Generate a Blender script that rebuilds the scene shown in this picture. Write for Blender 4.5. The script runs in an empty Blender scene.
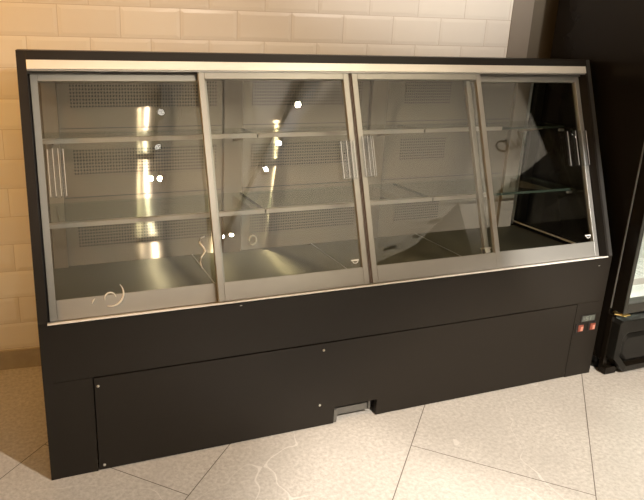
import bpy, bmesh, math, random
from mathutils import Vector, Matrix
random.seed(4)
S = bpy.context.scene
COL = S.collection

# ------------------------------------------------------------------ materials
def new_mat(name):
    m = bpy.data.materials.new(name); m.use_nodes = True
    nt = m.node_tree; b = nt.nodes['Principled BSDF']
    return m, nt, b

def N(nt, typ, **kw):
    n = nt.nodes.new(typ)
    for k, v in kw.items(): setattr(n, k, v)
    return n

def M(nt, op, a, b=None, c=None, clamp=False):
    n = nt.nodes.new('ShaderNodeMath'); n.operation = op; n.use_clamp = clamp
    for i, v in enumerate((a, b, c)):
        if v is None: continue
        if isinstance(v, (int, float)): n.inputs[i].default_value = v
        else: nt.links.new(v, n.inputs[i])
    return n.outputs[0]

def mixc(nt, fac, a, b):
    n = nt.nodes.new('ShaderNodeMix'); n.data_type = 'RGBA'
    for s, v in ((n.inputs[0], fac), (n.inputs[6], a), (n.inputs[7], b)):
        if isinstance(v, (int, float)): s.default_value = v
        elif isinstance(v, tuple): s.default_value = (*v, 1)
        else: nt.links.new(v, s)
    return n.outputs[2]

def noise(nt, scale, detail=3, vec=None, rough=.55):
    n = nt.nodes.new('ShaderNodeTexNoise'); n.inputs['Scale'].default_value = scale
    n.inputs['Detail'].default_value = detail; n.inputs['Roughness'].default_value = rough
    if vec is not None: nt.links.new(vec, n.inputs['Vector'])
    return n.outputs['Fac']

def geo_pos(nt):
    return N(nt, 'ShaderNodeNewGeometry').outputs['Position']

def ramp(nt, fac, lo, hi):
    n = N(nt, 'ShaderNodeMapRange'); n.inputs[1].default_value = lo; n.inputs[2].default_value = hi
    nt.links.new(fac, n.inputs[0]); return n.outputs[0]

def plain(name, col, rough=.5, metal=0., var=.12, scale=14, bump=0., spec=.5, emit=None, estr=0.):
    m, nt, b = new_mat(name)
    f = noise(nt, scale, 4, geo_pos(nt))
    c2 = tuple(max(0, x * (1 - var)) for x in col); c1 = tuple(min(1, x * (1 + var)) for x in col)
    nt.links.new(mixc(nt, f, c2, c1), b.inputs['Base Color'])
    b.inputs['Roughness'].default_value = rough; b.inputs['Metallic'].default_value = metal
    b.inputs['Specular IOR Level'].default_value = spec
    if bump:
        bn = N(nt, 'ShaderNodeBump'); bn.inputs['Strength'].default_value = bump; bn.inputs['Distance'].default_value = .002
        nt.links.new(noise(nt, scale * 8, 3, geo_pos(nt)), bn.inputs['Height']); nt.links.new(bn.outputs[0], b.inputs['Normal'])
    if emit:
        b.inputs['Emission Color'].default_value = (*emit, 1); b.inputs['Emission Strength'].default_value = estr
    return m

def brushed(name, col, rough=.28, aniso=.85, tangent=(1, 0, 0), var=.08, holes=None, metal=.72, dcol=None):
    """sheet steel brushed along the tangent: highlights stay narrow along the brush lines and stretch across them"""
    m, nt, b = new_mat(name)
    pos = geo_pos(nt)
    mp = N(nt, 'ShaderNodeMapping'); nt.links.new(pos, mp.inputs[0])
    mp.inputs['Scale'].default_value = tuple(3 if t else 220 for t in tangent)
    f = noise(nt, 1.0, 3, mp.outputs[0])
    def tone(c): return mixc(nt, f, tuple(x * (1 - var) for x in c), tuple(min(1, x * (1 + var)) for x in c))
    base = tone(dcol or col); gcol = tone(col); fac = metal
    if holes:
        px, pz = holes
        s = N(nt, 'ShaderNodeSeparateXYZ'); nt.links.new(pos, s.inputs[0])
        fx = M(nt, 'SUBTRACT', M(nt, 'FRACT', M(nt, 'DIVIDE', s.outputs[0], px)), .5)
        fz = M(nt, 'SUBTRACT', M(nt, 'FRACT', M(nt, 'DIVIDE', s.outputs[2], pz)), .5)
        d = M(nt, 'SQRT', M(nt, 'ADD', M(nt, 'MULTIPLY', fx, fx), M(nt, 'MULTIPLY', fz, fz)))
        h = M(nt, 'LESS_THAN', d, .29)
        base = mixc(nt, h, base, (.012, .011, .01))
        fac = M(nt, 'MULTIPLY_ADD', h, -metal, metal)
    nt.links.new(base, b.inputs['Base Color']); b.inputs['Roughness'].default_value = .6
    b.inputs['Specular IOR Level'].default_value = .1
    g = N(nt, 'ShaderNodeBsdfAnisotropic'); nt.links.new(gcol, g.inputs['Color'])
    nt.links.new(M(nt, 'MULTIPLY_ADD', noise(nt, 5, 3, pos), .03, rough - .015), g.inputs['Roughness'])
    g.inputs['Anisotropy'].default_value = aniso
    tn = N(nt, 'ShaderNodeCombineXYZ')
    for i in range(3): tn.inputs[i].default_value = tangent[i]
    nt.links.new(tn.outputs[0], g.inputs['Tangent'])
    wv = N(nt, 'ShaderNodeMapping'); nt.links.new(pos, wv.inputs[0]); wv.inputs['Scale'].default_value = (4, 4, 3)
    bn = N(nt, 'ShaderNodeBump'); bn.inputs['Strength'].default_value = .12; bn.inputs['Distance'].default_value = .02   # slightly wavy sheet
    nt.links.new(noise(nt, 1., 1, wv.outputs[0]), bn.inputs['Height']); nt.links.new(bn.outputs[0], g.inputs['Normal'])
    mx = N(nt, 'ShaderNodeMixShader')
    if isinstance(fac, float): mx.inputs[0].default_value = fac
    else: nt.links.new(fac, mx.inputs[0])
    nt.links.new(b.outputs[0], mx.inputs[1]); nt.links.new(g.outputs[0], mx.inputs[2])
    nt.links.new(mx.outputs[0], nt.nodes['Material Output'].inputs[0])
    return m

def pane(name, tint=(.965, .975, .965), f0=.045, rough=0.):
    """thin architectural glass: Fresnel mix of a clear and a mirror lobe"""
    m = bpy.data.materials.new(name); m.use_nodes = True; nt = m.node_tree
    nt.nodes.clear()
    out = N(nt, 'ShaderNodeOutputMaterial'); mx = N(nt, 'ShaderNodeMixShader')
    tr = N(nt, 'ShaderNodeBsdfTransparent'); gl = N(nt, 'ShaderNodeBsdfGlossy')
    gl.inputs['Roughness'].default_value = rough
    tr.inputs[0].default_value = (*tint, 1)
    lw = N(nt, 'ShaderNodeLayerWeight'); lw.inputs[0].default_value = .5
    p5 = M(nt, 'POWER', lw.outputs['Facing'], 5.0)
    fr = M(nt, 'MULTIPLY_ADD', p5, 1 - f0, f0)
    nt.links.new(fr, mx.inputs[0]); nt.links.new(tr.outputs[0], mx.inputs[1]); nt.links.new(gl.outputs[0], mx.inputs[2])
    nt.links.new(mx.outputs[0], out.inputs[0])
    return m

def tile_mat():
    """bevelled glazed metro tiles 200 x 100 mm in running bond"""
    m, nt, b = new_mat('metro_tile')
    pos = N(nt, 'ShaderNodeTexCoord').outputs['Object']
    s = N(nt, 'ShaderNodeSeparateXYZ'); nt.links.new(pos, s.inputs[0])
    v = M(nt, 'DIVIDE', M(nt, 'SUBTRACT', s.outputs[2], .0782), .1)
    row = M(nt, 'FLOOR', v); fv = M(nt, 'FRACT', v)
    par = M(nt, 'FRACT', M(nt, 'MULTIPLY', row, .5))                # .5 on odd rows
    u = M(nt, 'SUBTRACT', M(nt, 'DIVIDE', M(nt, 'SUBTRACT', s.outputs[0], .0790), .2), M(nt, 'SUBTRACT', par, .5))
    fu = M(nt, 'FRACT', u); cu = M(nt, 'FLOOR', u)
    du = M(nt, 'MULTIPLY', M(nt, 'MINIMUM', fu, M(nt, 'SUBTRACT', 1., fu)), .2)
    dv = M(nt, 'MULTIPLY', M(nt, 'MINIMUM', fv, M(nt, 'SUBTRACT', 1., fv)), .1)
    d = M(nt, 'MINIMUM', du, dv)
    grout = M(nt, 'LESS_THAN', d, .0010)
    bev = ramp(nt, d, .001, .013)
    # per tile tone
    wn = N(nt, 'ShaderNodeTexWhiteNoise'); wn.noise_dimensions = '2D'
    cv = N(nt, 'ShaderNodeCombineXYZ'); nt.links.new(cu, cv.inputs[0]); nt.links.new(row, cv.inputs[1])
    nt.links.new(cv.outputs[0], wn.inputs[0])
    c = mixc(nt, wn.outputs[0], (.76, .73, .68), (.82, .80, .75))
    c = mixc(nt, grout, c, (.56, .51, .45))
    nt.links.new(c, b.inputs['Base Color'])
    nt.links.new(M(nt, 'MULTIPLY_ADD', grout, .5, .22), b.inputs['Roughness'])
    bn = N(nt, 'ShaderNodeBump'); bn.inputs['Strength'].default_value = .30; bn.inputs['Distance'].default_value = .004
    wob = M(nt, 'MULTIPLY', noise(nt, 9, 2, pos), .35)
    nt.links.new(M(nt, 'ADD', bev, wob), bn.inputs['Height']); nt.links.new(bn.outputs[0], b.inputs['Normal'])
    return m

def floor_mat():
    m, nt, b = new_mat('stone_floor_tile')
    pos = geo_pos(nt); TH = -.7697; GS = .5001
    s = N(nt, 'ShaderNodeSeparateXYZ'); nt.links.new(pos, s.inputs[0])
    c, sn = math.cos(TH), math.sin(TH)
    u = M(nt, 'DIVIDE', M(nt, 'ADD', M(nt, 'MULTIPLY', s.outputs[0], c), M(nt, 'MULTIPLY', s.outputs[1], sn)), GS)
    v = M(nt, 'DIVIDE', M(nt, 'ADD', M(nt, 'MULTIPLY', s.outputs[0], -sn), M(nt, 'MULTIPLY', s.outputs[1], c)), GS)
    u = M(nt, 'SUBTRACT', u, .738)
    row = M(nt, 'FLOOR', u); fu = M(nt, 'FRACT', u)
    odd = M(nt, 'MULTIPLY', M(nt, 'FRACT', M(nt, 'MULTIPLY', row, .5)), 2.)
    e_ = M(nt, 'SUBTRACT', M(nt, 'MULTIPLY_ADD', row, -.05, 1.74), M(nt, 'MULTIPLY', M(nt, 'MULTIPLY', row, row), .185))
    o_ = M(nt, 'MULTIPLY_ADD', row, .485, .715)
    stag = M(nt, 'ADD', e_, M(nt, 'MULTIPLY', odd, M(nt, 'SUBTRACT', o_, e_)))       # irregular stagger of the 0.5 x 1 m slabs
    vv = M(nt, 'MULTIPLY', M(nt, 'SUBTRACT', v, stag), .5)
    fv = M(nt, 'FRACT', vv); cv_ = M(nt, 'FLOOR', vv)
    du = M(nt, 'MULTIPLY', M(nt, 'MINIMUM', fu, M(nt, 'SUBTRACT', 1., fu)), GS)
    dv = M(nt, 'MULTIPLY', M(nt, 'MINIMUM', fv, M(nt, 'SUBTRACT', 1., fv)), GS * 2)
    d = M(nt, 'MINIMUM', du, dv)
    grout = M(nt, 'LESS_THAN', d, .0013)
    wn = N(nt, 'ShaderNodeTexWhiteNoise'); wn.noise_dimensions = '2D'
    cb = N(nt, 'ShaderNodeCombineXYZ'); nt.links.new(row, cb.inputs[0]); nt.links.new(cv_, cb.inputs[1])
    nt.links.new(cb.outputs[0], wn.inputs[0])
    tone = mixc(nt, wn.outputs[0], (.46, .435, .39), (.50, .475, .43))
    sp = noise(nt, 85, 5, pos, .7)
    c1 = mixc(nt, ramp(nt, sp, .36, .64), (.35, .32, .275), (.66, .625, .57))
    c2 = mixc(nt, .62, tone, c1)
    big = noise(nt, 5, 5, pos, .6)
    c2 = mixc(nt, ramp(nt, big, .35, .7), c2, mixc(nt, .5, c2, (.40, .375, .335)))
    # thin pale veins
    w = N(nt, 'ShaderNodeTexNoise'); w.inputs['Scale'].default_value = 1.7; w.inputs['Detail'].default_value = 2.5; w.inputs['Distortion'].default_value = .4
    nt.links.new(pos, w.inputs['Vector'])
    vein = M(nt, 'LESS_THAN', M(nt, 'ABSOLUTE', M(nt, 'SUBTRACT', w.outputs[0], .5)), .0016)
    vein = M(nt, 'MULTIPLY', vein, ramp(nt, noise(nt, 2.2, 2, pos), .5, .62))
    c2 = mixc(nt, M(nt, 'MULTIPLY', vein, .5), c2, (.72, .69, .64))
    c2 = mixc(nt, grout, c2, (.12, .10, .08))
    nt.links.new(c2, b.inputs['Base Color'])
    b.inputs['Roughness'].default_value = .42; b.inputs['Specular IOR Level'].default_value = .35
    bn = N(nt, 'ShaderNodeBump'); bn.inputs['Strength'].default_value = .2; bn.inputs['Distance'].default_value = .001
    nt.links.new(M(nt, 'ADD', sp, M(nt, 'MULTIPLY', grout, -2.)), bn.inputs['Height']); nt.links.new(bn.outputs[0], b.inputs['Normal'])
    return m

BLACK = plain('black_laminate', (.0130, .0100, .0068), .5, var=.1, spec=.28)
EDGE = plain('dark_panel_edge', (.045, .042, .038), .35, var=.1)
GASK = plain('black_rubber', (.012, .010, .010), .5)
ALU = plain('satin_aluminium', (.55, .54, .50), .42, .55, .05)
DOORALU = plain('door_aluminium', (.34, .33, .30), .42, .45, .05)
EDGRF = plain('shelf_edge_reflection', (.42, .39, .35), .4, .3, .05)
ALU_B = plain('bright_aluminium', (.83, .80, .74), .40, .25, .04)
STEEL = brushed('brushed_steel', (.58, .485, .38), .31, .97)
STEELP = brushed('perforated_steel', (.58, .485, .38), .31, .97, holes=(.00915, .0104))
DECK = brushed('deck_steel', (.21, .19, .13), .30, .88, var=.04, metal=.85)
COLUMN = brushed('column_steel', (.40, .34, .275), .36, .5, (0, 0, 1), metal=.5)
GLASS = pane('door_glass')
GLASSE = pane('side_glass', (.70, .71, .64), .05)
GLASSS = pane('shelf_glass', (.90, .945, .91), .05)
GREEN = plain('green_glass_edge', (.03, .042, .03), .2, var=.1)
ACR = pane('clear_acrylic', (.95, .96, .97), .06, .03)
WHITE = plain('white_plastic', (.86, .85, .82), .4, var=.03)
FILM = plain('white_film', (.93, .92, .88), .3, var=.02)
ZINC = plain('zinc_screw', (.75, .74, .70), .3, .9, .05)
DIM = plain('grey_metal', (.34, .33, .31), .42, .7, .08)
TILE = tile_mat(); FLOOR = floor_mat()
GREYP = plain('grey_painted_trim', (.23, .20, .165), .55, var=.05)
TAUPE = plain('olive_painted_wall', (.10, .082, .056), .6, var=.06)
BASEB = plain('stone_baseboard', (.36, .32, .25), .45, var=.2, scale=30)
CEIL = plain('white_ceiling_paint', (.80, .72, .635), .7, var=.03)
ROOMW = plain('beige_room_paint', (.50, .44, .38), .7, var=.05)
DARKW = plain('dark_room_paint', (.06, .05, .042), .7, var=.1)
FBLK = plain('gloss_black_paint', (.008, .006, .004), .25, var=.1, spec=.15)
FBLK2 = plain('satin_black_plastic', (.007, .0065, .005), .35, var=.1, spec=.3)
FGREY = plain('charcoal_door_frame', (.030, .029, .023), .4, var=.1)
BRASS = plain('brass', (.75, .55, .20), .3, .9, .1)
TRACKB = plain('track_black', (.014, .013, .013), .4)
LENS = plain('lamp_lens', (.9, .9, .9), .3, emit=(.95, .97, 1), estr=90)
LENSD = plain('dim_lamp_lens', (.9, .9, .9), .3, emit=(1, .96, .90), estr=6)
LENSW = plain('warm_lamp_lens', (.9, .8, .6), .3, emit=(1, .62, .25), estr=25)
TUBE = plain('tube_light', (.9, .9, .9), .3, emit=(.92, 1, .93), estr=6)
LCD = plain('lcd_grey', (.085, .095, .08), .3, var=.15, scale=200)
LCDD = plain('lcd_digit', (.22, .25, .22), .3)
RED = plain('lit_red_rocker', (.20, .05, .03), .3, emit=(1, .22, .10), estr=.05)
REDL = plain('lit_rocker_lens', (.48, .20, .14), .3, emit=(1, .45, .32), estr=.12)
BEAM = plain('grey_beam', (.56, .54, .54), .6)

# ------------------------------------------------------------------ geometry helpers
def link(name, bm, mat, parent=None, bevel=0., smooth=False, loc=None):
    bmesh.ops.recalc_face_normals(bm, faces=bm.faces)
    me = bpy.data.meshes.new(name); bm.to_mesh(me); bm.free()
    mats = mat if isinstance(mat, (list, tuple)) else [mat]
    for x in mats: me.materials.append(x)
    o = bpy.data.objects.new(name, me); COL.objects.link(o)
    if parent is not None: o.parent = parent
    if loc is not None: o.location = loc
    if smooth:
        for p in me.polygons: p.use_smooth = True
    if bevel:
        md = o.modifiers.new('bevel', 'BEVEL'); md.width = bevel; md.segments = 2; md.limit_method = 'ANGLE'
    return o

def box(bm, x0, x1, y0, y1, z0, z1, mi=0):
    v = [bm.verts.new((x, y, z)) for x in (x0, x1) for y in (y0, y1) for z in (z0, z1)]
    for f in ((0, 1, 3, 2), (4, 6, 7, 5), (0, 4, 5, 1), (2, 3, 7, 6), (0, 2, 6, 4), (1, 5, 7, 3)):
        bm.faces.new([v[i] for i in f]).material_index = mi

def prismx(bm, pts, x0, x1, mi=0):
    """extrude a (y, z) outline along x"""
    a = [bm.verts.new((x0, y, z)) for y, z in pts]; b = [bm.verts.new((x1, y, z)) for y, z in pts]
    n = len(pts)
    bm.faces.new(a).material_index = mi; bm.faces.new(b[::-1]).material_index = mi
    for i in range(n): bm.faces.new((a[i], b[i], b[(i + 1) % n], a[(i + 1) % n])).material_index = mi

def prismf(bm, pts, fn, d0, d1, mi=0):
    """extrude an (a, b) outline between depths d0 and d1, mapped to 3-D by fn(a, b, d)"""
    a = [bm.verts.new(fn(*p, d0)) for p in pts]; b = [bm.verts.new(fn(*p, d1)) for p in pts]
    n = len(pts)
    bm.faces.new(a).material_index = mi; bm.faces.new(b[::-1]).material_index = mi
    for i in range(n): bm.faces.new((a[i], b[i], b[(i + 1) % n], a[(i + 1) % n])).material_index = mi

def tube(bm, pts, r, seg=8, taper=None):
    pts = [Vector(p) for p in pts]; rings = []
    up = Vector((.31, .2, .93))
    for i, p in enumerate(pts):
        t = (pts[min(i + 1, len(pts) - 1)] - pts[max(i - 1, 0)]).normalized()
        a = t.cross(up)
        if a.length < 1e-4: a = t.cross(Vector((1, 0, 0)))
        a.normalize(); b = t.cross(a)
        rr = r if taper is None else r * taper(i / (len(pts) - 1))
        rings.append([bm.verts.new(p + rr * (math.cos(k * 2 * math.pi / seg) * a + math.sin(k * 2 * math.pi / seg) * b)) for k in range(seg)])
    for q, w in zip(rings, rings[1:]):
        for k in range(seg): bm.faces.new((q[k], q[(k + 1) % seg], w[(k + 1) % seg], w[k]))
    bm.faces.new(rings[0][::-1]); bm.faces.new(rings[-1])

def lathe(bm, prof, seg=20, mtx=None):
    rings = []
    for r, z in prof:
        ring = []
        for k in range(seg):
            a = 2 * math.pi * k / seg
            p = Vector((r * math.cos(a), r * math.sin(a), z))
            ring.append(bm.verts.new(mtx @ p if mtx else p))
        rings.append(ring)
    for q, w in zip(rings, rings[1:]):
        for k in range(seg): bm.faces.new((q[k], q[(k + 1) % seg], w[(k + 1) % seg], w[k]))
    bm.faces.new(rings[0][::-1]); bm.faces.new(rings[-1])

def thing(name, label, cat, loc=(0, 0, 0), group=None):
    o = bpy.data.objects.new(name, None); COL.objects.link(o); o.location = loc
    o['label'] = label; o['category'] = cat
    if group: o['group'] = group
    o.empty_display_size = .1
    return o
def tag(o, label, cat, group=None):
    o['label'] = label; o['category'] = cat
    if group: o['group'] = group
    return o
def struct(name, bm, mat, label=None):
    o = link(name, bm, mat); o['kind'] = 'structure'
    if label: o['label'] = label
    return o
B = bmesh.new

# ------------------------------------------------------------------ calibrated dimensions
W = 1.943; H1 = .470; YT = .2424; HT = 1.1377; YR = .515; PHI = -.0730; DW = .677
SL = Vector((0, .3413, .93996)); NN = Vector((0, -.93996, .3413)); O3 = Vector((0, 0, H1)); LS = .7104
def sp(x, s, n): return O3 + Vector((x, 0, 0)) + SL * s + NN * n     # slanted glass front: x, up the slope, outwards
def spy(s, n):
    p = sp(0, s, n); return (p.y, p.z)
def fp(x, z, n): return Vector((x, -n, z))                           # upright lower front: x, height, outwards
def room(o): o.rotation_euler = (0, 0, PHI); return o                # the tiled wall stands 4 degrees off the counter's line

# ------------------------------------------------------------------ setting
ZC = 2.65
bm = B(); box(bm, -3.6, 8.4, -8.4, 1.4, -.08, 0); struct('floor', bm, FLOOR)
bm = B(); box(bm, -3.2, 1.79, DW, DW + .10, 0, ZC); room(struct('wall_back', bm, TILE))
bm = B(); box(bm, 1.79, 1.884, DW - .003, DW + .10, 0, ZC); room(struct('trim_1', bm, GREYP))
bm = B(); box(bm, 1.884, 8.2, DW, DW + .10, 0, ZC); room(struct('wall_back.001', bm, TAUPE))
bm = B(); box(bm, -3.2, 1.79, DW - .012, DW, 0, .074); room(struct('baseboard_back', bm, BASEB))
bm = B(); box(bm, -3.4, -3.3, -8.3, 1.2, 0, 3.2); struct('wall_left', bm, ROOMW)
bm = B(); box(bm, 8.2, 8.3, -8.3, 1.2, 0, 3.2); struct('wall_right', bm, DARKW)
bm = B(); box(bm, -3.4, 8.3, -8.3, -8.2, 0, 3.2); struct('wall_front', bm, ROOMW)
# white dropped ceiling with an irregular edge on the right, dark void above it
out = [(-3.3, 1.0), (3.6, .42), (3.75, -1.4), (4.18, -1.89), (4.61, -2.33), (4.96, -2.67), (5.17, -2.81), (5.56, -3.15), (5.60, -3.57), (5.58, -4.14), (6.04, -4.97), (7.5, -7.22), (7.9, -8.2),
       (7.75, -8.2), (6.99, -6.75), (5.97, -5.48), (5.124, -4.418), (5.187, -4.825), (5.267, -5.345), (5.357, -5.93), (5.236, -6.188), (5.042, -6.572), (4.6, -7.2), (4.2, -8.2), (-3.3, -8.2)]
bm = B(); prismf(bm, out, lambda a, b, d: Vector((a, b, d)), ZC, ZC + .04); struct('ceiling', bm, CEIL)
bm = B(); box(bm, -3.4, 8.3, -8.3, 1.2, 3.1, 3.2); struct('ceiling.001', bm, DARKW)
def strip(x0, y0, x1, y1, w, z0, z1):
    bm = B(); d = Vector((x1 - x0, y1 - y0, 0)).normalized(); s = Vector((-d.y, d.x, 0)) * w / 2
    c = [Vector((x0, y0, 0)) + s, Vector((x0, y0, 0)) - s, Vector((x1, y1, 0)) - s, Vector((x1, y1, 0)) + s]
    prismf(bm, [(p.x, p.y) for p in c], lambda a, b, d_: Vector((a, b, d_)), z0, z1); return bm
struct('trim_2', strip(.94, -1.1, 1.19, -5.6, .14, 2.60, ZC), BEAM)
struct('trim_3', strip(2.00, -1.1, 2.18, -5.6, .14, 2.60, ZC), BEAM)

# ------------------------------------------------------------------ display case
case = thing('display_case', 'long black refrigerated display counter with slanted glass doors against the tiled wall', 'display case', (0, 0, 0))
XI0, XI1 = .024, W - .024
ZB = .445                                                       # top of the solid base of the end panels
def end_panel(x0, x1):
    bm = B()
    prismx(bm, [(0, 0), (0, ZB), (YR, ZB), (YR, 0)], x0, x1)
    prismx(bm, [(0, ZB), (0, H1), (YT, HT), spy(LS - .045, -.036), spy(.01, -.036), (.036, ZB)], x0, x1)
    prismx(bm, [(YT, HT), (YR, HT), (YR, HT - .04), spy(LS - .045, -.036)], x0, x1)
    prismx(bm, [(.478, ZB), (.478, HT - .04), (YR, HT - .04), (YR, ZB)], x0, x1)
    return bm
el = link('end_panel', end_panel(0, XI0), BLACK, case)
er = link('end_panel', end_panel(XI1, W), BLACK, case)
for x0, x1, par in ((.008, .013, el), (W - .014, W - .009, er)):
    bm = B(); prismx(bm, [(.03, ZB - .01), spy(.0, -.030), spy(LS - .04, -.030), (.485, HT - .035), (.485, ZB - .01)], x0, x1)
    link('side_glass', bm, GLASSE, par)
for (xa, xb), par in (((XI1 - .006, XI1 - .0003), er), ((XI0 + .0003, XI0 + .006), el)):
    bm = B(); box(bm, xa, xb, .466, .477, .462, 1.095); link('glass_gasket', bm, WHITE, par)      # pale gasket behind the side glass
    bm = B(); box(bm, xa, xb, .06, .477, .471, .476); link('glass_gasket', bm, ALU_B, par)
for xa, xb, par in ((W - .016, W - .001, er),):
    bm = B(); prismx(bm, [spy(.0, .0), spy(LS, .0), spy(LS, .0012), spy(.0, .0012)], xa, xb); link('edge_band', bm, EDGE, par)

bm = B(); box(bm, XI0, XI1, .035, .47, .012, .43); link('base_cabinet', bm, GASK, case)
bm = B(); box(bm, XI0, XI1, .480, YR, .02, HT - .022); link('rear_panel', bm, BLACK, case)
bm = B(); prismx(bm, [spy(.685, -.02), spy(.685, 0), spy(LS, 0), (YR, HT), (YR, HT - .022), spy(.680, -.06)], XI0, XI1)
link('top_panel', bm, BLACK, case, .001)
bm = B(); box(bm, XI0, XI1, .27, .478, 1.095, 1.105); link('ceiling_liner', bm, STEEL, case)
bm = B(); prismx(bm, [spy(.6605, -.005), spy(.6605, .003), spy(.685, .003), spy(.685, -.005)], XI0, XI1)
link('header_trim', bm, ALU_B, case, .0008)
bm = B()                                                        # twin top track behind the header
prismx(bm, [spy(.657, -.0054), spy(.657, -.002), spy(.685, -.002), spy(.685, -.052), spy(.657, -.052), spy(.657, -.048), spy(.678, -.048),
            spy(.678, -.0276), spy(.657, -.0276), spy(.657, -.0244), spy(.678, -.0244), spy(.678, -.0054)], XI0, XI1)
link('top_track', bm, DIM, case)
bm = B(); prismx(bm, [spy(-.005, -.055), spy(-.005, .004), spy(0, .004), spy(0, -.055)], XI0 - .001, XI1)
link('sill_trim', bm, ALU_B, case, .0008)
for xa, xb in ((XI0, XI0 + .012), (XI1 - .012, XI1)):
    bm = B(); prismx(bm, [spy(.0, -.056), spy(.0, -.043), spy(LS - .03, -.043), spy(LS - .03, -.056)], xa, xb); link('side_seal', bm, GASK, case)
# apron, plinth ends and access panel
SEAM = .297; E_ = .0005
bm = B(); prismf(bm, [(E_, SEAM + .0012), (W - E_, SEAM + .0012), (W - E_, H1 - .008), (E_, H1 - .008)], fp, -.02, .0008)
link('front_apron', bm, BLACK, case, .0006)
for x0, x1 in ((E_, .1265), (1.8215, W - E_)):
    bm = B(); prismf(bm, [(x0, .001), (x1, .001), (x1, SEAM - .0003), (x0, SEAM - .0003)], fp, -.02, .0005)
    link('plinth_panel', bm, BLACK, case, .0006)
bm = B(); nx0, nx1, nz = .864, 1.019, .061
prismf(bm, [(.1295, .004), (nx0, .004), (nx0, nz), (nx1, nz), (nx1, .004), (1.8185, .004), (1.8185, SEAM - .0025), (.1295, SEAM - .0025)], fp, -.016, .0012)
acc = link('access_panel', bm, BLACK, case, .0006)
LN = Vector((0, -1, 0))
for x, z in ((.139, .270), (.144, .018), (.814, .272), (.811, .080)):
    m = Matrix.Translation(fp(x, z, .001)) @ LN.to_track_quat('Z', 'Y').to_matrix().to_4x4()
    bm = B(); lathe(bm, [(.0042, 0), (.0042, .0015), (.003, .003), (.0005, .0033)], 10, m)
    link('screw', bm, ZINC, acc, smooth=True)
TRAY = plain('dull_tray_metal', (.15, .145, .13), .5, .5, .08)
bm = B()                                                        # drain tray seen in the notch
prismf(bm, [(nx0 + .012, .020), (nx1 - .022, .020), (nx1 - .022, .044), (nx0 + .012, .044)], fp, -.024, -.016)
prismf(bm, [(nx0 + .001, .004), (nx0 + .012, .004), (nx0 + .012, .050), (nx0 + .003, .050)], fp, -.030, -.002)
prismf(bm, [(nx1 - .024, .022), (nx1 - .018, .022), (nx1 - .018, .061), (nx1 - .024, .061)], fp, -.022, -.010)
dt = link('drain_tray', bm, TRAY, case); dt['label'] = 'grey metal drain tray lip showing in the notch'
# controls
bm = B(); prismf(bm, [(1.849, .2205), (1.916, .2205), (1.916, .2475), (1.849, .2475)], fp, -.004, .003)
th = link('thermostat', bm, GASK, case, .001)
bm = B(); prismf(bm, [(1.854, .224), (1.913, .224), (1.913, .245), (1.854, .245)], fp, .003, .0035)
dsp = link('display', bm, LCD, th); dsp['label'] = 'grey lcd readout'
bm = B()
def seg(x, z, w, h): prismf(bm, [(x, z), (x + w, z), (x + w, z + h), (x, z + h)], fp, .0035, .0039)
for zz in (.227, .2335, .240): seg(1.871, zz, .010, .0018)
seg(1.8795, .227, .0018, .008); seg(1.871, .2335, .0018, .008)
seg(1.892, .227, .0022, .0150); seg(1.859, .2335, .007, .0018)
link('digits', bm, LCDD, th)
for x in (1.832, 1.889):
    bm = B(); prismf(bm, [(x, .182), (x + .036, .182), (x + .036, .216), (x, .216)], fp, -.004, .003)
    sw = link('rocker_switch', bm, GASK, case, .001)
    bm = B(); prismf(bm, [(x + .009, .186), (x + .032, .186), (x + .032, .211), (x + .009, .211)], fp, .002, .006)
    r = link('rocker', bm, RED, sw, .001); r['label'] = 'glowing red rocker'
    bm = B(); prismf(bm, [(x + .019, .189), (x + .030, .189), (x + .030, .205), (x + .019, .205)], fp, .006, .0066)
    link('rocker_lens', bm, REDL, sw)
for x, z in ((.541, .453), (1.885, .435)):
    bm = B(); prismf(bm, [(x, z), (x + .007, z), (x + .007, z + .003), (x, z + .003)], fp, .0008, .0014); link('scuff_mark', bm, DIM, case)

# interior
YB = .452; ZD = .460
cols = ((.057, .101), (.625, .690), (1.176, 1.240), (1.815, 1.880))
for a, b_ in cols:
    bm = B(); box(bm, a, b_, YB - .014, YB + .005, ZD, 1.095)
    c = link('upright', bm, COLUMN, case, .002)
secs = ((XI0 + .007, .057), (.101, .625), (.690, 1.176), (1.240, 1.815))
for i, (a, b_) in enumerate(secs):
    bm = B(); box(bm, a + .001, b_ - .001, YB, YB + .012, ZD, 1.095)
    p = link('back_panel', bm, STEEL, case)
    if i in (1, 2, 3):
        xa, xb = ((.138, .606), (.727, 1.140), (1.318, 1.518))[i - 1]
        for z0, z1 in ((.968, 1.050), (.756, .842), (.520, .592)):
            bm = B(); box(bm, xa, xb, YB - .0012, YB + .001, z0, z1); link('perforated_strip', bm, STEELP, p)
        for zz in (.688, .906):
            bm = B(); box(bm, a + .004, b_ - .004, YB - .0012, YB + .001, zz - .0012, zz + .0012); link('panel_seam', bm, GASK, p)
dk = (XI0 + .006, .515, .970, 1.425, XI1 - .006)
for k, (a, b_) in enumerate(zip(dk, dk[1:])):
    bm = B(); box(bm, a + .0008, b_ - .0008, .04, YB, ZD - .012, ZD)
    d = link('deck_plate', bm, DECK, case, .0015)
    if k < 3:
        bm = B(); box(bm, b_ - .002, b_ + .002, .04, YB - .002, ZD + .0002, ZD + .0012); link('joint_strip', bm, ALU, d)
seams = (XI0 + .008, .683, 1.292, XI1 - .006)
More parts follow.
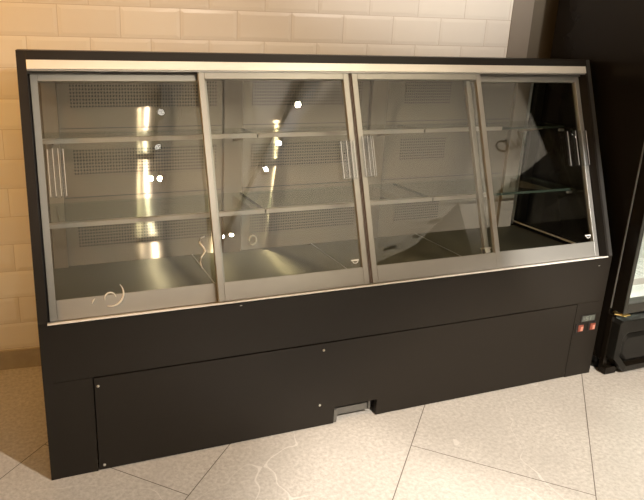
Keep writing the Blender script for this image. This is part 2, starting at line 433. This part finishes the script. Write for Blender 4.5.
for yf, z in ((.275, .898), (.190, .677)):
    for a, b_ in zip(seams, seams[1:]):
        bm = B(); box(bm, a + .0015, b_ - .0015, yf, YB - .016, z - .008, z)
        g = link('glass_shelf', bm, GLASSS, case)
        bm = B(); box(bm, a + .002, b_ - .002, yf - .0008, yf + .0010, z - .0085, z + .0002); link('polished_edge', bm, GREEN, g)
        for xe in (a, b_ - .0022):
            bm = B(); box(bm, xe + .0008, xe + .0014, yf, YB - .016, z - .0078, z - .0002); link('polished_edge', bm, GREEN, g)
        xe = b_ - .003 if b_ < 1.8 else (1.53 if z < .8 else 1.62)  # in the last bay it stops where the pale reflection ends
        bm = B(); prismx(bm, [(yf - .004, z - .010), (yf - .0009, z - .010), (yf - .0009, z + .0006), (yf + .010, z + .0006), (yf + .010, z + .003), (yf - .004, z + .003)], a + .003, xe)
        link('edge_reflection', bm, EDGRF, g)  # pale reflection on the glass edge, built as a solid strip
    for a, b_ in cols:
        xc = (a + b_) / 2
        bm = B(); prismx(bm, [(YB - .014, z - .009), (yf + .04, z - .009), (yf + .04, z - .016), (YB - .014, z - .045)], xc - .0015, xc + .0015)
        link('shelf_bracket', bm, COLUMN, case)
    bm = B(); tube(bm, [(XI1 - .026, yf + .004, z - .016), (XI1 - .006, yf + .004, z - .016)], .005, 8); link('shelf_clip', bm, ZINC, case)

# sliding doors (front pair in the middle, rear pair at the ends)
ACRGL = plain('acrylic_glint', (.66, .66, .66), .15, var=.05)
def sliding_door(x0, x1, n, hx0, hx1, handle_s, mark, clip):
    s0, s1 = .0015, .664; t = .014
    lw = .0185; tr = .026; br = .054
    bm = B()
    def bar(a0, a1, b0, b1): prismf(bm, [(a0, b0), (a1, b0), (a1, b1), (a0, b1)], sp, n - t, n)
    bar(x0, x0 + lw, s0, s1); bar(x1 - lw, x1, s0, s1)
    bar(x0 + lw, x1 - lw, s0, s0 + br); bar(x0 + lw, x1 - lw, s1 - tr, s1)
    dr = link('sliding_door', bm, DOORALU, case, .0012)
    bm = B(); prismf(bm, [(x0 + lw - .004, s0 + br - .004), (x1 - lw + .004, s0 + br - .004), (x1 - lw + .004, s1 - tr + .004), (x0 + lw - .004, s1 - tr + .004)], sp, n - .009, n - .005)
    link('glass_pane', bm, GLASS, dr)
    hs0, hs1 = handle_s; k = 4
    bm = B()
    bar2 = lambda a0, a1, d0, d1: prismf(bm, [(a0, hs0), (a1, hs0), (a1, hs1), (a0, hs1)], sp, d0, d1)
    bar2(hx0, hx1, n + .0004, n + .0034)
    rib = [hx0 + (hx1 - hx0 - .004) * i / (k - 1) for i in range(k)]
    top = [n + (.018 if i in (1, 2) else .010) for i in range(k)]
    for xx, tt in zip(rib, top): bar2(xx, xx + .004, n + .0034, tt)
    h = link('handle', bm, ACR, dr, .0008); h['label'] = 'clear ribbed acrylic handle'
    for xx, tt in zip(rib, top):                                        # pale strips painted as glints along the ribs
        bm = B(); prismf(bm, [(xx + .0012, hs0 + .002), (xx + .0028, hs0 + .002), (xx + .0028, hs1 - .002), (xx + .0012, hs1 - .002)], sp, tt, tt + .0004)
        link('handle_rib_glint', bm, ACRGL, dr)
    if mark:
        mx, ms = mark
        bm = B()
        prismf(bm, [(mx, ms + .004), (mx + .026, ms + .004), (mx + .026, ms + .0085), (mx, ms + .0085)], sp, n - .005, n - .0046)
        for q in range(8):
            a0 = math.pi + math.pi * q / 8; a1 = math.pi + math.pi * (q + 1) / 8
            cx, cs = mx + .014, ms + .003
            prismf(bm, [(cx + .010 * math.cos(a0), cs + .007 * math.sin(a0)), (cx + .010 * math.cos(a1), cs + .007 * math.sin(a1)),
                        (cx + .0075 * math.cos(a1), cs + .005 * math.sin(a1)), (cx + .0075 * math.cos(a0), cs + .005 * math.sin(a0))], sp, n - .005, n - .0046)
        q = link('safety_mark', bm, FILM, dr); q['label'] = 'small white printed safety mark on the glass'
    if clip:
        bm = B()
        prismf(bm, [(x0 - .004, s0 + br + .014), (x0 + .024, s0 + br + .014), (x0 + .024, s0 + br + .019), (x0 - .004, s0 + br + .019)], sp, n - .016, n + .004)
        prismf(bm, [(x0, s0 + br + .001), (x0 + .020, s0 + br + .001), (x0 + .020, s0 + br + .014), (x0, s0 + br + .014)], sp, n - .0155, n + .003)
        link('end_clip', bm, ALU_B, dr)
    return dr
d1 = sliding_door(.030, .512, -.030, .056, .100, (.325, .455), None, False)
d2 = sliding_door(.482, .962, -.006, .905, .954, (.327, .445), (.909, .0725), False)
d3 = sliding_door(.974, 1.461, -.006, .982, 1.021, (.330, .458), None, False)
d4 = sliding_door(1.420, 1.916, -.030, 1.822, 1.912, (.330, .458), (1.866, .0725), True)
d1['label'] = 'leftmost sliding glass door, on the rear track'; d2['label'] = 'second sliding glass door, on the front track'
d3['label'] = 'third sliding glass door, on the front track'; d4['label'] = 'rightmost sliding glass door, on the rear track'
BR = plain('brown_brush', (.13, .075, .05), .8)
for x in (.9635, .9680, .9725):
    bm = B(); prismf(bm, [(x - .0006, .004), (x + .0006, .004), (x + .0006, .655), (x - .0006, .655)], sp, -.018, -.0075)
    link('brush_seal', bm, BR, case)
bm = B(); prismf(bm, [(.9622, .003), (.9738, .003), (.9738, .656), (.9622, .656)], sp, -.0195, -.0105); link('meeting_strip', bm, DOORALU, case)

# peeled film curls
def curl(pts, label, r=.0022):
    bm = B(); tube(bm, pts, r, 6, lambda t: .45 + .9 * math.sin(math.pi * min(max(t, .05), .95)))
    return tag(link('film_curl', bm, FILM, smooth=True), label, 'film scrap', 'white film curls on the glass')
def arc(fn, cx, cs, r0, r1, a0, a1, n=14):
    return [fn(cx + (r0 + (r1 - r0) * i / n) * math.cos(math.radians(a0 + (a1 - a0) * i / n)), cs + (r0 + (r1 - r0) * i / n) * math.sin(math.radians(a0 + (a1 - a0) * i / n))) for i in range(n + 1)]
f1 = lambda a, b: sp(a, b, -.0278)
curl(arc(f1, .190, .058, .034, .034, 40, -110), 'large white C-shaped curl of film on bottom rail of leftmost door')
curl(arc(f1, .188, .046, .015, .015, 5, 195), 'small white arch-shaped film curl inside the larger C-shaped curl', .0017)
curl([f1(.139, .036), f1(.143, .044), f1(.148, .050)], 'tiny white film sliver on leftmost door rail, left of the curls', .0015)
f1g = lambda a, b: sp(a, b, -.0295)
curl([f1g(.448, .100), f1g(.444, .118), f1g(.449, .132), f1g(.462, .148), f1g(.457, .160), f1g(.447, .174), f1g(.452, .186), f1g(.464, .190)],
     'white wavy film strip stuck near right edge of leftmost glass door', .0024)

bm = B(); tube(bm, [Vector((.735 + .0135 * math.cos(a), YB - .008, .497 + .017 * math.sin(a))) for a in [math.radians(-130 + 14 * k) for k in range(24)]], .003, 8)  # solid pale ring in place of a round reflection in the steel
rfl = link('reflection_ring', bm, ALU_B, case, smooth=True); rfl['label'] = 'small pale ring standing for a round reflection on the back wall of the second bay'

# ------------------------------------------------------------------ upright fridge on the right
FX0, FX1, FT = 1.985, 2.70, 1.98
fr = thing('upright_fridge', 'tall black glass-door fridge standing right of the display counter', 'fridge', (FX0, 0, 0))
def fbox(bm, x0, x1, *r): box(bm, x0 - FX0, x1 - FX0, *r)
YF = 0.0; YK = .47
bm = B()
fbox(bm, FX0, FX0 + .03, YF, YK, .05, FT); fbox(bm, FX1 - .03, FX1, YF, YK, .05, FT)
fbox(bm, FX0 + .03, FX1 - .03, YK - .03, YK, .05, FT); fbox(bm, FX0 + .03, FX1 - .03, YF, YK - .03, FT - .18, FT); fbox(bm, FX0 + .03, FX1 - .03, YF, YK - .03, .05, .24)
link('cabinet', bm, FBLK, fr, .002)
for x in (.03, FX1 - FX0 - .03):
    for y in (.04, YK - .04):
        bm = B(); lathe(bm, [(.02, 0), (.022, .01), (.014, .02), (.014, .05)], 12, Matrix.Translation((x, y, 0))); link('foot', bm, FBLK2, fr)
bm = B()
fbox(bm, FX0 + .03, FX0 + .034, .02, YK - .04, .24, FT - .18); fbox(bm, FX1 - .034, FX1 - .03, .02, YK - .04, .24, FT - .18)
fbox(bm, FX0 + .03, FX1 - .03, YK - .042, YK - .031, .24, FT - .18); fbox(bm, FX0 + .034, FX1 - .034, .02, YK - .042, .2401, .245)
link('white_liner', bm, WHITE, fr)
for z in (.33, .60, .90, 1.2, 1.5):
    bm = B()
    for k in range(22):
        x = .05 + k * .0285; tube(bm, [(x, .05, z), (x, YK - .05, z)], .002, 6)
    for y in (.05, .24, YK - .05): tube(bm, [(.036, y, z - .003), (FX1 - FX0 - .036, y, z - .003)], .003, 6)
    box(bm, .036, FX1 - FX0 - .036, .038, .041, z - .012, z + .016)
    link('wire_shelf', bm, WHITE, fr)
bm = B(); tube(bm, [(.048, .06, .29), (.048, .06, 1.75)], .010, 10)
link('tube_lamp', bm, TUBE, fr)
x0, x1, y0, y1, z0, z1 = FX0 + .002, FX1 - .004, -.055, -.006, .258, FT - .16
b_ = .016
bm = B()
fbox(bm, x0, x0 + b_, y0, y1, z0, z1); fbox(bm, x1 - b_, x1, y0, y1, z0, z1)
fbox(bm, x0 + b_, x1 - b_, y0, y1, z0, z0 + .036); fbox(bm, x0 + b_, x1 - b_, y0, y1, z1 - .06, z1)
d = link('door', bm, FGREY, fr, .002)
bm = B(); fbox(bm, x0 - .0015, x0 + .0005, y0 + .003, y1, z0, z1); link('door_side', bm, FBLK, d)
bm = B(); fbox(bm, x0 + b_ - .003, x1 - b_ + .003, -.036, -.032, z0 + .033, z1 - .057); link('glass_pane', bm, GLASS, d)
bm = B(); hx = x1 - .05 - FX0; tube(bm, [(hx, -.085, .95), (hx, -.085, 1.35)], .010, 10)
for z in (.98, 1.32): tube(bm, [(hx, -.085, z), (hx, -.054, z)], .007, 8)
link('handle', bm, DIM, d)
bm = B(); fbox(bm, FX0 + .001, FX0 + .02, -.0055, -.0005, .262, FT - .165); fbox(bm, FX1 - .02, FX1 - .001, -.0055, -.0005, .262, FT - .165)
fbox(bm, FX0 + .02, FX1 - .02, -.0055, -.0005, .262, .285); fbox(bm, FX0 + .02, FX1 - .02, -.0055, -.0005, FT - .20, FT - .165)
g = link('door_gasket', bm, FBLK2, fr)
bm = B(); fbox(bm, FX0 - .0015, FX0 + .002, -.0050, -.0010, .262, FT - .165); link('gasket_lip', bm, plain('grey_gasket', (.13, .125, .11), .5), g)
bm = B(); fbox(bm, FX0 + .004, FX0 + .036, -.056, -.012, .249, .253); tube(bm, [(.014, -.04, .245), (.014, -.04, .262)], .006, 10)
tube(bm, [(-.010, -.030, .250), (.004, -.044, .250), (.020, -.054, .247)], .0025, 6)
hg = link('hinge', bm, BRASS, fr); hg['label'] = 'small brass hinge at the bottom of the door'
# moulded kick grille with an octagonal recess
bm = B()
gp = lambda a, b, d: Vector((a - FX0, d, b))
def octo(x0, x1, z0, z1, c, ct=.012): return [(x0 + c, z0), (x1 - c, z0), (x1, z0 + c), (x1, z1 - ct), (x1 - ct, z1), (x0 + ct, z1), (x0, z1 - ct), (x0, z0 + c)]
o1 = octo(1.988, 2.695, .014, .226, .062); o2 = octo(2.010, 2.673, .038, .178, .045, .020); o3 = octo(2.018, 2.665, .046, .170, .040, .018); o4 = octo(2.032, 2.65, .062, .152, .030, .014)
def ring(a, ya, b_, yb, mi=0):
    va = [bm.verts.new(gp(*p, ya)) for p in a]; vb = [bm.verts.new(gp(*p, yb)) for p in b_]
    for i in range(8): bm.faces.new((va[i], va[(i + 1) % 8], vb[(i + 1) % 8], vb[i])).material_index = mi
ring(o1, -.001, o1, -.052); ring(o1, -.052, o2, -.056); ring(o2, -.056, o3, -.036, 1); ring(o3, -.036, o4, -.048)
bm.faces.new([bm.verts.new(gp(*p, -.048)) for p in o4]); bm.faces.new([bm.verts.new(gp(*p, -.001)) for p in o1][::-1])
bmesh.ops.remove_doubles(bm, verts=bm.verts, dist=1e-5)
link('kick_grille', bm, [FBLK2, FBLK], fr, .002)
bm = B(); fbox(bm, FX0 - .003, FX0 + .016, -.018, -.001, .004, .24); fbox(bm, FX0 - .003, FX0 + .05, -.034, -.018, .003, .03); link('kick_bracket', bm, FBLK, fr)

# ------------------------------------------------------------------ ceiling track lights (mirrored in the sloping panes)
def track(x0, y0, x1, y1, label):
    t = link('light_track', strip(x0, y0, x1, y1, .026, 2.5768, 2.5995), TRACKB)
    t.location.z = 0; tag(t, label, 'light track', 'ceiling light tracks'); return t
track(.86, -1.45, 1.05, -4.2, 'black ceiling light track on the left, mirrored in the leftmost glass door')
track(1.935, -1.45, 2.03, -5.0, 'black ceiling light track on the right, mirrored in the second glass door')
def spotlight(x, y, target, lens, label, r=.030):
    t = thing('track_spotlight', label, 'spotlight', (x, y, 2.5745), 'spotlights on the ceiling tracks')
    d = (Vector(target) - Vector((x, y, 2.50))).normalized()
    m = Matrix.Translation((0, 0, -.074)) @ d.to_track_quat('Z', 'Y').to_matrix().to_4x4()
    bm = B(); tube(bm, [(0, 0, -.0005), (0, 0, -.06)], .008, 8); link('stem', bm, TRACKB, t)
    bm = B(); lathe(bm, [(.010, -.058), (r * .85, -.055), (r, -.03), (r, .015), (r * .8, .015), (r * .8, .006)], 18, m); link('housing', bm, TRACKB, t, smooth=False)
    bm = B(); lathe(bm, [(r * .78, .007), (r * .78, .011), (.001, .012)], 18, m); link('lens', bm, lens, t)
    return t, m.to_translation() + Vector((x, y, 2.574)) + d * .03, d
def lamp(name, p, d, energy, col, size, blend=.6, rad=.02):
    L = bpy.data.lights.new(name, 'SPOT'); L.energy = energy; L.color = col; L.spot_size = math.radians(size); L.spot_blend = blend; L.shadow_soft_size = rad
    o = bpy.data.objects.new(name, L); COL.objects.link(o); o.location = p; o.rotation_euler = Vector(d).to_track_quat('-Z', 'Y').to_euler()
    return o
NEU = (1, .90, .80)
spec = [  # x, y, target, lens, energy, colour, cone, blend, label
 (.905, -2.05, (.95, .62, 2.30), LENSD, 55, (1, .84, .70), 58, .6, 'nearest black spotlight on the track mirrored in the leftmost door'),
 (.94, -2.51, (1.5, -1.30, 0), LENSD, 760, NEU, 54, .35, 'middle black spotlight on the track mirrored in the leftmost door'),
 (.955, -3.055, (.34, .45, .86), LENS, 45, (1, .86, .60), 12, .9, 'left bright spotlight of the pair on the track mirrored in the leftmost door'),
 (1.035, -3.062, (.36, .45, .80), LENS, 115, (1, .88, .74), 22, .8, 'right bright spotlight of the pair on the track mirrored in the leftmost door'),
 (1.944, -1.984, (.88, .45, .76), LENSD, 70, (1, .86, .60), 20, .9, 'nearest black spotlight on the track mirrored in the second door'),
 (1.968, -2.538, (.42, -1.16, 0), LENS, 430, NEU, 42, .35, 'middle bright spotlight on the track mirrored in the second door'),
 (1.994, -3.01, (1.85, .53, 2.45), LENS, 360, (1, .92, .84), 47, .5, 'third bright spotlight on the track mirrored in the second door'),
 (1.955, -4.56, (1.80, .08, .54), LENS, 1100, (1, .97, .93), 8, .8, 'far left spotlight of the pair mirrored low in the second door'),
 (2.045, -4.525, (.70, .40, .62), LENS, 90, (1, .88, .64), 8, .9, 'far right spotlight of the pair mirrored low in the second door'),
]
for x, y, tg, ln, en, cl, sz, bl, lb in spec:
    t, p, d = spotlight(x, y, tg, ln, lb, .026 if 'pair' in lb else .034)
    lamp('spot_beam', p, d, en, cl, sz, bl)
# warm lamp towards the left, and the fridge's own lamp
lamp('warm_lamp', (-1.2, -.6, 2.05), Vector((.15, .67, 1.15)) - Vector((-1.2, -.6, 2.05)), 128, (1, .47, .08), 84, 1., .05)
L = bpy.data.lights.new('fridge_lamp', 'POINT'); L.energy = 13; L.color = (.92, 1, .92); L.shadow_soft_size = .05
o = bpy.data.objects.new('fridge_lamp', L); COL.objects.link(o); o.location = (2.30, .2, 1.1)
# added area light floating unseen mid-room, washing the white ceiling
L = bpy.data.lights.new('added_uplight', 'AREA'); L.shape = 'RECTANGLE'; L.size = 5; L.size_y = 4; L.energy = 200; L.color = (1, .95, .83)
o = bpy.data.objects.new('added_uplight', L); COL.objects.link(o); o.location = (3.4, -4.4, 1.0); o.rotation_euler = (math.pi, 0, 0)

# ceiling details seen mirrored in the third door
for (x, y), lb in (((4.912, -5.948), 'round unlit downlight in the white ceiling, farther of the two'), ((5.13, -5.01), 'round unlit downlight in the white ceiling, nearer of the two')):
    t = thing('recessed_downlight', lb, 'downlight', (x, y, ZC), 'recessed downlights')
    bm = B(); lathe(bm, [(.11, -.001), (.11, -.006), (.085, -.006), (.080, -.001)], 24); link('trim_ring', bm, DIM, t)
    bm = B(); lathe(bm, [(.080, -.002), (.075, -.003), (.001, -.003)], 24); link('lens', bm, TRACKB, t)
t = thing('ceiling_sensor', 'small square sensor on the white ceiling between the two downlights', 'sensor', (5.121, -5.497, ZC))
bm = B(); box(bm, -.05, .05, -.05, .05, -.03, -.001); link('housing', bm, DIM, t, .006)
bm = B(); lathe(bm, [(.025, -.030), (.02, -.040), (.001, -.044)], 16); link('lens', bm, TRACKB, t)

SIGNC = plain('dark_lettering', (.10, .09, .05), .6)
# small dark script lettering hung under the white ceiling, mirrored in the rightmost door
t = thing('script_sign', 'small dark looping script sign hanging under the white ceiling, mirrored in the rightmost door', 'sign', (4.44, -2.75, ZC))
def glyph(pts):
    bm = B(); tube(bm, [Vector((x, x * .35, -.20 + y * .8)) for x, y in pts], .0095, 6); link('letter_stroke', bm, SIGNC, t)
glyph([(.05 + .05 * math.cos(a), .06 + .075 * math.sin(a)) for a in [k * .35 for k in range(19)]])
glyph([(.105, .14), (.108, .05), (.125, -.01), (.145, .0)])
glyph([(.16, .12), (.162, .03), (.18, -.01), (.20, .03), (.215, .12), (.218, .02), (.235, -.01)])
glyph([(.245, .20), (.25, .06), (.27, -.01)])
for x, y in ((.01, .10), (.245, .20)):
    bm = B(); tube(bm, [Vector((x, x * .35, -.20 + y * .8)), Vector((x, x * .35, -.001))], .002, 6); link('hanger_wire', bm, SIGNC, t)

# ------------------------------------------------------------------ world, camera, view
wd = bpy.data.worlds.new('world'); S.world = wd; wd.use_nodes = True
wd.node_tree.nodes['Background'].inputs[0].default_value = (1, .85, .7, 1); wd.node_tree.nodes['Background'].inputs[1].default_value = .02
cam = bpy.data.cameras.new('camera'); co = bpy.data.objects.new('camera', cam); COL.objects.link(co)
cam.sensor_fit = 'HORIZONTAL'; cam.sensor_width = 36; cam.lens = 610.657 / 644 * 36; cam.clip_start = .02
cam.shift_x = 68.485 / 644; cam.shift_y = -19.684 / 644
R = ((.942415, .325265, .077824), (-.333857, .901118, .276633), (.01985, -.286685, .957819))
m = Matrix.Identity(4)
for i in range(3):
    m[i][0] = R[i][0]; m[i][1] = R[i][2]; m[i][2] = -R[i][1]
m[0][3], m[1][3], m[2][3] = .030878, -1.514353, 1.156133
co.matrix_world = m; S.camera = co
S.view_settings.view_transform = 'Standard'; S.view_settings.look = 'None'; S.view_settings.gamma = 1; S.view_settings.exposure = 0
S.view_settings.use_curve_mapping = False
S.cycles.transparent_max_bounces = 32
S.cycles.max_bounces = 10; S.cycles.sample_clamp_indirect = 6
